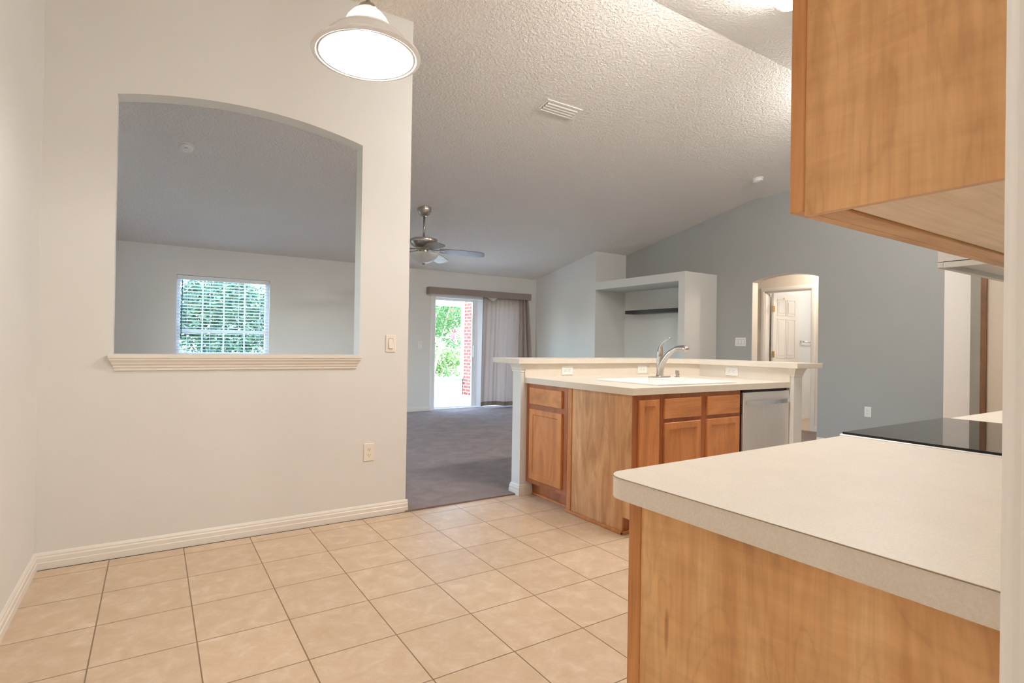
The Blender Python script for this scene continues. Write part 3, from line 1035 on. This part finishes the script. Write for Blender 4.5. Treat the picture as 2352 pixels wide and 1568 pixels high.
# ------------------------------------------------------------------ outlets and switches (local: x right, z up, outward -y)
def outlet(label, loc, rz, horizontal=False, mat=ALMOND):
    t = thing('wall_outlet', label, 'outlet', loc, (0, 0, rz), 'duplex wall outlets')
    Tm = Matrix.Rotation(R(90), 4, 'Y') if horizontal else Matrix.Identity(4)
    MB(Tm).box((-.036, -.006, -.059), (.036, 0, .059), .003).obj('cover_plate', mat, t, local=True)
    for s_ in (-1, 1):
        pts = []
        for i in range(20):
            a = 2 * PI * i / 20
            pts.append((.017 * math.cos(a), max(-.0145, min(.0145, .019 * math.sin(a))) + s_ * .0195))
        o = MB(Tm).prism(pts, 'y', -.0075, -.005).obj('receptacle', mat, t, local=True)
        sm_ = MB(Tm)
        for dx, h in ((-.0065, .0045), (.0065, .0038)):
            sm_.box((dx - .0011, -.0082, s_ * .0195 + .002 - h), (dx + .0011, -.0074, s_ * .0195 + .002 + h))
        sm_.box((-.002, -.0082, s_ * .0195 - .0105), (.002, -.0074, s_ * .0195 - .0065))
        sm_.obj('slots', SLOT_SHADOW, o, local=True)
    MB(Tm).box((-.002, -.007, -.002), (.002, -.005, .002)).obj('screw', mat, t, local=True)
    return t
outlet('almond outlet low on the cream wall below the light switch', (1.227, YP, .435), 0)
outlet('white horizontal outlet on backsplash at the left end of the island', (2.865, YB - .010, .964), 0, True, PLASTIC)
outlet('white horizontal outlet on backsplash just left of the faucet', (3.735, YB - .010, .964), 0, True, PLASTIC)
outlet('white horizontal outlet on the side backsplash right of the soap dispenser', (XR - .010, 2.860, .970), R(-90), True, PLASTIC)
outlet('white outlet low on the grey accent wall right of the arched doorway', (XG, 3.052, .458), R(-90), False, PLASTIC)

def switch(label, loc, rz, gangs=1, mat=ALMOND):
    t = thing('light_switch', label, 'light switch', loc, (0, 0, rz))
    w = .036 + .023 * (gangs - 1)
    MB().box((-w, -.006, -.059), (w, 0, .059), .003).obj('cover_plate', mat, t, local=True)
    for g in range(gangs):
        x = (g - (gangs - 1) / 2) * .046
        MB().prism([(-.005, -.033), (-.0135, -.033), (-.0075, .033), (-.005, .033)], 'x', x - .0145, x + .0145).obj('rocker', mat, t, local=True)
        MB().box((x - .0165, -.0063, -.035), (x + .0165, -.005, .035)).obj('shadow_border', SLOT_SHADOW, t, local=True)  # dark plate stands in for the shadow round the rocker
    for zz in (-.045, .045):
        MB().box((-.002, -.007, zz - .002), (.002, -.005, zz + .002)).obj('screw', mat, t, local=True)
    return t
switch('single almond rocker switch at the right end of the cream wall', (1.366, YP, 1.162), 0)
switch('three-gang white switch plate on grey wall left of the arched doorway', (XG, 4.681, 1.257), R(-90), 3, PLASTIC)
switch('small distant switch on the far wall left of the sliding door', (3.832, YF, 1.137), 0, 1, PLASTIC)

# ------------------------------------------------------------------ near counter run
nb = thing('base_cabinet', 'foreground base cabinet with large maple end panel under the near countertop', 'cabinet', (1.26, .45, 0))
XC = .795
MB().prism([(.145, 0), (.700, 0), (.700, .10), (.743, .10), (.743, .870), (.145, .870)], 'x', XC + .003, XC + .016).obj('side_panel', MAPLEN, nb)
MB().box((XC, .741, .10), (XC + .045, .772, .870), .0015).obj('face_stile', STILE, nb)
MB().box((XC + .016, .145, .10), (1.725, .760, .870)).box((XC + .016, .145, 0), (1.725, .70, .10)).obj('carcass', CHERRYD, nb)
RN = Matrix.Rotation(R(180), 4, 'Z')
for x in (1.70, 1.255):
    MB(Matrix.Translation((x, .760, 0)) @ RN).panel(0, .41, .715, .845, .020).obj('drawer', CHERRYX, nb)
    MB(Matrix.Translation((x, .760, 0)) @ RN).panel(0, .41, .12, .69, .020, .055).obj('door', CHERRY, nb)

def rounded(pts, k, rad, n=8):
    """round corner k of an outline"""
    p, a, b = Vector(pts[k]), Vector(pts[k - 1]), Vector(pts[(k + 1) % len(pts)])
    u, v = (a - p).normalized(), (b - p).normalized()
    c = p + (u + v) * rad
    out = []
    for i in range(n + 1):
        t = i / n * PI / 2
        out.append(tuple(c - v * rad * math.cos(t) - u * rad * math.sin(t)))
    return pts[:k] + out + pts[k + 1:]
near = rounded([(.765, .141), (1.731, .141), (1.731, .826), (.765, .812)], 3, .045)
nc = tag(MB().prism(near, 'z', .871, .914).obj('countertop', LAM, bevel=.0012),
         'cream laminate countertop with rounded corner in the right foreground', 'countertop')

pth = [(.7645, .16), (.7645, .765)] + [(.7645 + .045 - .045 * math.cos(i / 8 * PI / 2), .766 + .047 * math.sin(i / 8 * PI / 2)) for i in range(1, 9)] + [(1.72, .8265)]
MB().tube([(x, y, .9128) for x, y in pth], .0008, 6).obj('edge_seam', m_plain('laminate_seam', (.30, .22, .15), .6), nc)

rg = thing('range', 'electric range with black glass cooktop at the end of the near countertop', 'range', (2.107, .48, 0))
MB().box((1.735, .145, .08), (2.480, .790, .900)).box((1.75, .145, 0), (2.465, .74, .08)).obj('body', STEEL, rg)
MB().box((1.735, .145, .900), (2.480, .838, .917), .003, 2).obj('top_frame', STEEL, rg)
MB().box((1.740, .20, .917), (2.475, .832, .9235), .002, 2).obj('cooktop_glass', BLACKGL, rg)
MB().box((1.745, .790, .26), (2.470, .822, .885), .004).obj('oven_door', BLACKGL, rg)
MB().tube([(1.80, .822, .83), (1.80, .862, .83), (2.41, .862, .83), (2.41, .822, .83)], .011, 10).obj('handle', STEEL, rg)
MB().box((1.745, .790, .085), (2.470, .815, .245), .004).obj('drawer', STEEL, rg)
MB().box((1.735, .145, .917), (2.480, .20, 1.06), .004).obj('control_panel', BLACKGL, rg)

tag(MB().box((2.486, .145, .871), (3.44, .846, .914), .0015).obj('countertop', LAM), 'far strip of cream laminate countertop beyond the black glass cooktop', 'countertop')
fb = thing('base_cabinet', 'base cabinet beyond the range beneath the far strip of countertop', 'cabinet', (2.96, .45, 0))
MB().box((2.490, .145, .10), (3.42, .780, .870)).box((2.490, .145, 0), (3.42, .72, .10)).obj('carcass', CHERRYD, fb)
for x in (3.40, 2.94):
    MB(Matrix.Translation((x, .780, 0)) @ RN).panel(0, .43, .12, .85, .020, .055).obj('door', CHERRY, fb)

# wall cabinet and hood
wc = thing('wall_cabinet', 'maple-sided upper cabinet on the right with its pale underside showing', 'cabinet', (1.265, .30, 1.362))
MB().box((XC + .003, .145, 1.362), (XC + .016, .437, 2.13)).obj('side_panel', MAPLEN, wc)
MB().box((XC, .437, 1.368), (XC + .045, .458, 2.13), .0015).obj('face_stile', STILE, wc)
MB().box((XC + .045, .437, 1.368), (1.728, .458, 1.41), .0015).box((XC + .045, .437, 2.08), (1.728, .458, 2.13), .0015).box((1.683, .437, 1.41), (1.728, .458, 2.08)).box((1.24, .437, 1.41), (1.29, .458, 2.08)).obj('face_frame', STILEX, wc)
MB().box((XC + .045, .402, 1.368), (1.728, .4365, 1.385), .001).obj('bottom_rail', STILEX, wc)
MB().box((XC + .016, .145, 1.373), (1.728, .4005, 1.385)).obj('underside', BIRCH, wc)
MB().box((XC + .016, .145, 1.385), (1.728, .437, 2.13)).obj('carcass', MAPLE, wc)
for x in (1.712, 1.262):
    MB(Matrix.Translation((x, .458, 0)) @ RN).panel(0, .425, 1.385, 2.11, .019, .055).obj('door', CHERRY, wc)

rh = thing('range_hood', 'pale metal range hood tucked behind the upper cabinet above the cooktop', 'range hood', (2.107, .37, 1.388))
MB().prism([(.145, 1.400), (.600, 1.400), (.600, 1.432), (.50, 1.53), (.145, 1.53)], 'x', 1.737, 2.478).obj('body', HOODM, rh)
lip = MB()
lip.box((1.737, .588, 1.386), (2.478, .602, 1.402), .001).box((1.737, .145, 1.386), (1.749, .588, 1.402)).box((2.466, .145, 1.386), (2.478, .588, 1.402))
lip.obj('lip', HOODM, rh)
MB().box((1.85, .22, 1.393), (2.37, .52, 1.401)).obj('filter', STEEL, rh)

# ------------------------------------------------------------------ lights and ceiling fittings
px, py, pz = .5766, 1.7566, 2.109
pd = thing('pendant_lamp', 'white bell-shaped pendant lamp glowing at the top left, hung on a chain', 'pendant lamp', (px, py, pz))
prof = [(.1565, .0105), (.158, .014), (.150, .024), (.135, .042), (.115, .062), (.095, .077), (.076, .087), (.068, .092)]
inn = [(.066, .087), (.074, .082), (.093, .072), (.113, .057), (.133, .037), (.144, .022), (.1485, .012), (.149, -.003), (.1515, -.0035), (.152, .008)]
MB().lathe(prof + inn, (px, py, pz), 64, closed=True).obj('shade', SHADEW, pd, smooth=True, auto=50)
MB().lathe([(.1575, .009), (.1565, .004), (.1585, -.004), (.163, -.0055), (.174, -.0025), (.1755, .001), (.173, .006), (.167, .0095), (.160, .012)], (px, py, pz), 64, closed=True).obj('rim', RIB, pd, smooth=True, auto=60)
cr = [(.068, .089), (.070, .100), (.062, .118), (.050, .134), (.034, .148), (.026, .152)]
ci = [(r_ - .004, z_ - .003) for r_, z_ in cr][::-1]
MB().lathe(cr + ci, (px, py, pz), 72, closed=True, rib=.05).obj('crown_glass', RIB, pd, smooth=True, auto=25)
MB().lathe([(.030, .150), (.031, .156), (.026, .164), (.014, .170), (.007, .176), (.005, .186), (0, .186)], (px, py, pz), 28).obj('cap', NICKEL, pd, smooth=True)
MB().lathe([(0, .148), (.017, .148), (.017, .105), (.014, .100), (0, .100)], (px, py, pz), 20).obj('socket', PLASTIC, pd, smooth=True, auto=40)
MB().lathe([(.013, .100), (.016, .088), (.024, .068), (.028, .052), (.026, .038), (.018, .028), (.008, .0235), (0, .023)], (px, py, pz), 24).obj('bulb', BULB, pd, smooth=True)
chm = MB()
zz, k = pz + .184, 0
ztop = ceil_near(py) - .03
while zz < ztop:
    P = []
    for i in range(17):
        a = 2 * PI * i / 16
        du, dv = .0075 * math.cos(a), .015 * math.sin(a)
        P.append((px + (du if k % 2 else 0), py + (0 if k % 2 else du), zz + .011 + dv))
    chm.tube(P, .0019, 6, cap=False)
    zz += .0245
    k += 1
chm.obj('chain', NICKEL, pd, smooth=True)
cordp = [(px + .008 * math.cos(1.3 * i), py + .008 * math.sin(1.3 * i), pz + .18 + (ztop - pz - .18) * i / 30) for i in range(31)]
MB().tube(smooth_path(cordp, 3), .0022, 6).obj('cord', m_plain('clear_cord', (.5, .42, .34), .4), pd, smooth=True)
MB().lathe([(0, .03), (.06, .03), (.06, .015), (.045, 0), (.012, -.012), (0, -.012)], (px, py, ceil_near(py) - .022), 32).obj('canopy', NICKEL, pd, smooth=True, auto=50)
lamp('pendant_bulb_light', 'POINT', (px, py, pz + .012), 25, (1, .965, .91), shadow_soft_size=.03)

# kitchen fluorescent fitting on the near slope
an = math.atan(SL)
kl = thing('ceiling_light', 'long glowing kitchen ceiling light at the top edge of the photo', 'ceiling light', (2.85, 1.93, ceil_near(1.93)), (an, 0, 0))
MB().box((-.60, -.125, -.035), (.60, .125, 0), .004).obj('housing', PLASTIC, kl, local=True)
lens = []
for i in range(13):
    a = PI * i / 12
    lens.append((.135 * math.cos(a), -.030 - .062 * math.sin(a) ** .7))
MB().prism(lens, 'x', -.60, .60).obj('lens', LENS, kl, local=True, smooth=True, auto=40)
for s_ in (-1, 1):
    MB().prism([(a * 1.03, b * 1.03) for a, b in lens] , 'x', s_ * .60, s_ * .622).obj('end_cap', PLASTIC, kl, local=True)

# vent and detectors on the sloped ceiling
am = -math.atan(SL)
vt = thing('ceiling_vent', 'white louvred air vent on the sloped ceiling', 'vent', (3.110, 3.950, ceil_main(3.950)), (am, 0, 0))
v = MB()
hx, hy, fr = .203, .088, .026
v.box((-hx, -hy, -.008), (hx, -hy + fr, 0), .003).box((-hx, hy - fr, -.008), (hx, hy, 0), .003).box((-hx, -hy + fr, -.008), (-hx + fr, hy - fr, 0), .003).box((hx - fr, -hy + fr, -.008), (hx, hy - fr, 0), .003)
v.obj('frame', PLASTIC, vt, local=True)
MB().box((-hx + fr, -hy + fr, -.002), (hx - fr, hy - fr, -.0005)).obj('backing', DARKGAP, vt, local=True)
for k in range(4):
    y = -hy + fr + .016 + k * .034
    MB().prism([(y + .011, -.012), (y + .008, -.0135), (y - .012, -.003), (y - .009, -.0015)], 'x', -hx + fr + .004, hx - fr - .004).obj('louvre', PLASTIC, vt, local=True)

def detector(label, x, y):
    t = thing('smoke_detector', label, 'smoke detector', (x, y, ceil_main(y)), (am, 0, 0), 'smoke detectors on the ceiling')
    MB().lathe([(0, 0), (.068, 0), (.068, -.008), (.065, -.010), (0, -.010)], n=36).obj('mount', PLASTIC, t, local=True, smooth=True, auto=40)
    MB().lathe([(0, -.012), (.058, -.012), (.061, -.020), (.058, -.034), (.050, -.041), (.034, -.043), (.032, -.046), (0, -.047)], n=36).obj('cover', PLASTIC, t, local=True, smooth=True, auto=40)
    MB().box((-.012, -.048, -.043), (.012, -.042, -.040)).obj('slot', SLOT_SHADOW, t, local=True)
    MB().lathe([(0, -.010), (.055, -.010), (.055, -.012), (0, -.012)], n=36).obj('gap_ring', SLOT_SHADOW, t, local=True)
detector('round white smoke detector on the living room ceiling seen through the arched opening', .222, 5.850)
detector('small round smoke detector on the ceiling above the grey wall', 6.392, 4.095)

# ceiling fan
fx, fy = 2.860, 6.350
fz = ceil_main(fy)
fn = thing('ceiling_fan', 'brushed nickel ceiling fan with dark blades and frosted bowl light', 'ceiling fan', (fx, fy, 2.37))
MB().lathe([(0, .04), (.085, .04), (.090, .0), (.086, -.025), (.066, -.062), (.045, -.082), (.034, -.088), (0, -.088)], (fx, fy, fz - .012), 36).obj('canopy', NICKEL, fn, smooth=True, auto=50)
MB().tube([(fx, fy, fz - .10), (fx, fy, 2.49)], .0135, 14).obj('downrod', NICKEL, fn, smooth=True)
MB().lathe([(0, .135), (.03, .135), (.035, .118), (.15, .112), (.172, .105), (.178, .085), (.172, .060), (.150, .030), (.120, .010), (.085, -.004), (.075, -.030), (0, -.030)], (fx, fy, 2.37), 44).obj('motor_housing', NICKEL, fn, smooth=True, auto=40)
MB().lathe([(.02, -.030), (.060, -.030), (.062, -.060), (.085, -.066), (.100, -.076), (.02, -.076)], (fx, fy, 2.37), 36, closed=True).obj('switch_housing', NICKEL, fn, smooth=True, auto=40)
MB().lathe([(.188, -.074), (.190, -.080), (.180, -.100), (.158, -.128), (.120, -.160), (.072, -.186), (.030, -.196), (0, -.197)], (fx, fy, 2.37), 48).obj('bowl_light', FROST, fn, smooth=True, auto=60)
MB().lathe([(0, -.192), (.022, -.194), (.024, -.200), (.010, -.208), (.007, -.222), (.011, -.230), (.006, -.242), (0, -.244)], (fx, fy, 2.37), 20).obj('finial', NICKEL, fn, smooth=True)
BL = [(.20, .052), (.24, .064), (.34, .072), (.48, .078), (.60, .080), (.70, .078), (.745, .066), (.765, .045), (.770, 0)]
ol = [(x, w) for x, w in BL] + [(x, -w) for x, w in BL[-2::-1]]
for k in range(5):
    Tm = Matrix.Rotation(R(-28 + 72 * k), 4, 'Z')
    tilt = Matrix.Rotation(R(-14), 4, 'X')
    droop = Matrix.Rotation(R(4.0), 4, 'Y')
    b = MB(Matrix.Translation((fx, fy, 2.352)) @ Tm @ droop @ tilt).prism(ol, 'z', -.004, .004).obj('blade', FANBLADE, fn)
    MB(Matrix.Translation((fx, fy, 2.352)) @ Tm).tube([(.07, 0, .004), (.12, 0, -.010), (.18, 0, -.012), (.25, 0, -.014), (.30, 0, -.016)], [.016, .014, .020, .030, .012], 10, flat=.35).obj('blade_arm', NICKEL, b, smooth=True)

# floating shelf in the niche, towel bar in the bathroom
tag(MB().box((6.74, 5.42, 1.712), (6.948, 6.70, 1.770), .002).obj('floating_shelf', SHELFW), 'dark espresso floating shelf inside the white media niche', 'shelf')
tb = thing('towel_bar', 'chrome towel bar on the bright bathroom wall beyond the open door', 'towel bar', (9.10, 4.985, 1.29))
MB().tube([(9.02, 4.925, 1.29), (9.62, 4.925, 1.29)], .009, 12).obj('bar', CHROME, tb, smooth=True)
for x in (9.03, 9.61):
    MB().box((x - .018, 4.972, 1.265), (x + .018, 4.985, 1.315), .003).box((x - .010, 4.918, 1.279), (x + .010, 4.972, 1.301), .003).obj('bracket', CHROME, tb)

# added lamps, none in view, to brighten nook, passage, living room, hall and bathroom
def added_dome(label, x, y, e, col):
    zt = ceil_near(y) if y < 3 else 2.45
    t = thing('added_dome_light', label, 'ceiling light', (x, y, zt))
    MB().lathe([(0, 0), (.14, 0), (.14, -.02), (0, -.02)], (x, y, zt), 28).obj('base', PLASTIC, t)
    MB().lathe([(.125, -.02), (.11, -.055), (.06, -.085), (0, -.095)], (x, y, zt), 28).obj('glass', m_emit('added_dome_glow', col, 4), t, smooth=True)
    lamp('added_dome_lamp', 'POINT', (x, y, zt - .17), e, col, shadow_soft_size=.08)
added_dome('added unseen ceiling light behind the camera over the back of the nook', .6, -1.1, 44, (1, .975, .93))
added_dome('added unseen ceiling light in the passage behind the stub wall past the range', 5.0, .62, 16, (1, .95, .88))
added_dome('added unseen ceiling light near the hip of the vaulted ceiling, beyond the upper cabinet', 5.25, 2.15, 42, (1, .97, .93))
added_dome('added unseen ceiling light for the hallway behind the arched doorway', 7.48, 3.75, 21, (1, .88, .75))
added_dome('added unseen ceiling light for the white bathroom behind the open door', 9.0, 4.0, 19, (1, .94, .86))

# ------------------------------------------------------------------ outside
struct(MB().box((2.5, 8.75, -.12), (8.5, 11.25, -.02)).box((-3.5, 8.75, -.12), (2.5, 10.6, -.06)).obj('patio_and_bounce_strip', CONC, base=(0, 0, 0)))  # second slab is a strip added to bounce sunlight onto the living-room ceiling
struct(MB().box((2.5, 11.10, -.02), (6.02, 11.22, .36)).box((2.5, 11.07, .36), (6.02, 11.25, .395)).obj('wall_patio', STUCCO, base=(0, 0, 0)))
struct(MB().box((2.5, 11.08, 2.02), (6.05, 11.24, 2.17)).box((2.5, 11.05, 2.17), (6.45, 11.28, 2.40)).obj('ceiling_patio', STUCCO, base=(0, 0, 0)))
struct(MB().box((5.965, 11.06, .395), (6.03, 11.12, 2.05)).obj('trim_7', VINYL, base=(0, 0, 0)))
struct(MB().box((6.04, 10.62, -.02), (6.45, 11.25, 2.32)).obj('wall_brick', BRICK, base=(0, 0, 0)))
lawn = MB().box((-16, 8.9, -.25), (26, 34, -.13)).obj('lawn', LAWN, base=(0, 0, 0))
lawn['kind'] = 'stuff'
tag(lawn, 'green lawn outside beyond the patio wall', 'grass')

def leaf_cloud(m, blobs, n, s0, s1, rnd):
    for i in range(n):
        cx, cy, cz, rx, ry, rz = rnd.choice(blobs)
        a, b = rnd.uniform(0, 2 * PI), math.acos(rnd.uniform(-1, 1))
        q = rnd.uniform(.45, 1) ** .5
        c = Vector((cx + rx * q * math.sin(b) * math.cos(a), cy + ry * q * math.sin(b) * math.sin(a), cz + rz * q * math.cos(b)))
        E = Euler((rnd.uniform(0, 6.28), rnd.uniform(0, 6.28), rnd.uniform(0, 6.28))).to_matrix()
        s = rnd.uniform(s0, s1)
        vs = [m.bm.verts.new(c + E @ Vector(p)) for p in ((0, -s, 0), (s * .5, 0, s * .12), (0, s, 0), (-s * .5, 0, s * .12))]
        m.bm.faces.new(vs)

rnd = random.Random(3)
ct_ = thing('flowering_tree', 'multi-stemmed tree with pink blossoms outside the sliding glass door', 'tree', (6.05, 13.0, -.13))
tk = MB()
blobs = []
for k in range(6):
    a = k * 1.05
    tip = (6.05 + .75 * math.cos(a), 13.0 + .55 * math.sin(a), 1.75 + .25 * (k % 3))
    mid = (6.05 + .28 * math.cos(a), 13.0 + .22 * math.sin(a), .85)
    tk.tube(smooth_path([(6.05 + .07 * math.cos(a), 13.0 + .07 * math.sin(a), -.13), mid, tip], 5), [.028 - .0019 * i for i in range(11)], 7)
    blobs.append((*tip, .55, .5, .75))
blobs.append((6.05, 13.0, 2.1, 1.0, .8, .8))
tk.obj('trunk', BARK, ct_, smooth=True)
lf = MB()
leaf_cloud(lf, blobs, 8500, .022, .042, rnd)
lf.obj('foliage', LEAF, ct_)
fl = MB()
for k in range(44):
    bx_, by_, bz_, rx, ry, rz = rnd.choice(blobs)
    a = rnd.uniform(0, 6.28)
    leaf_cloud(fl, [(bx_ + rx * .8 * math.cos(a), by_ - ry * rnd.uniform(.2, .9), bz_ + rz * rnd.uniform(-.6, .8), .06, .06, .07)], 34, .028, .042, rnd)
fl.obj('blossom', PINK, ct_)

def shrub(name, label, cat, x, y, w, h, n, mat, s0=.035, s1=.07):
    t = thing(name, label, cat, (x, y, -.13))
    MB().tube([(x, y, -.129), (x + .05, y, h * .5), (x, y + .05, h * .8)], [.07, .05, .02], 7).obj('trunk', BARK, t)
    m_ = MB()
    B = [(x + w * .35 * rnd.uniform(-1, 1), y + .3 * rnd.uniform(-1, 1), h * rnd.uniform(.34, .8), w * .45, .5, h * .27) for _ in range(9)]
    leaf_cloud(m_, B, n, s0, s1, rnd)
    m_.obj('foliage', mat, t)
shrub('garden_tree', 'broad deep green tree behind the left part of the blind', 'tree', -1.3, 13.0, 2.6, 2.9, 11000, LEAFD)
shrub('garden_tree', 'dense dark tree behind the right part of the blind', 'tree', 1.2, 15.0, 2.9, 3.4, 13000, LEAFD)
shrub('garden_shrub', 'pale yellow-green shrub low behind the left half of the blind', 'shrub', -.5, 11.3, 1.5, 1.5, 2600, LEAFL, .03, .06)
shrub('garden_tree', 'tall green tree behind the flowering tree outside', 'tree', 8.2, 17.0, 4.2, 3.8, 9000, LEAF)
shrub('garden_shrub', 'light green shrub at the foot of the flowering tree', 'shrub', 7.4, 15.0, 2.2, 1.1, 2400, LEAFL, .04, .07)
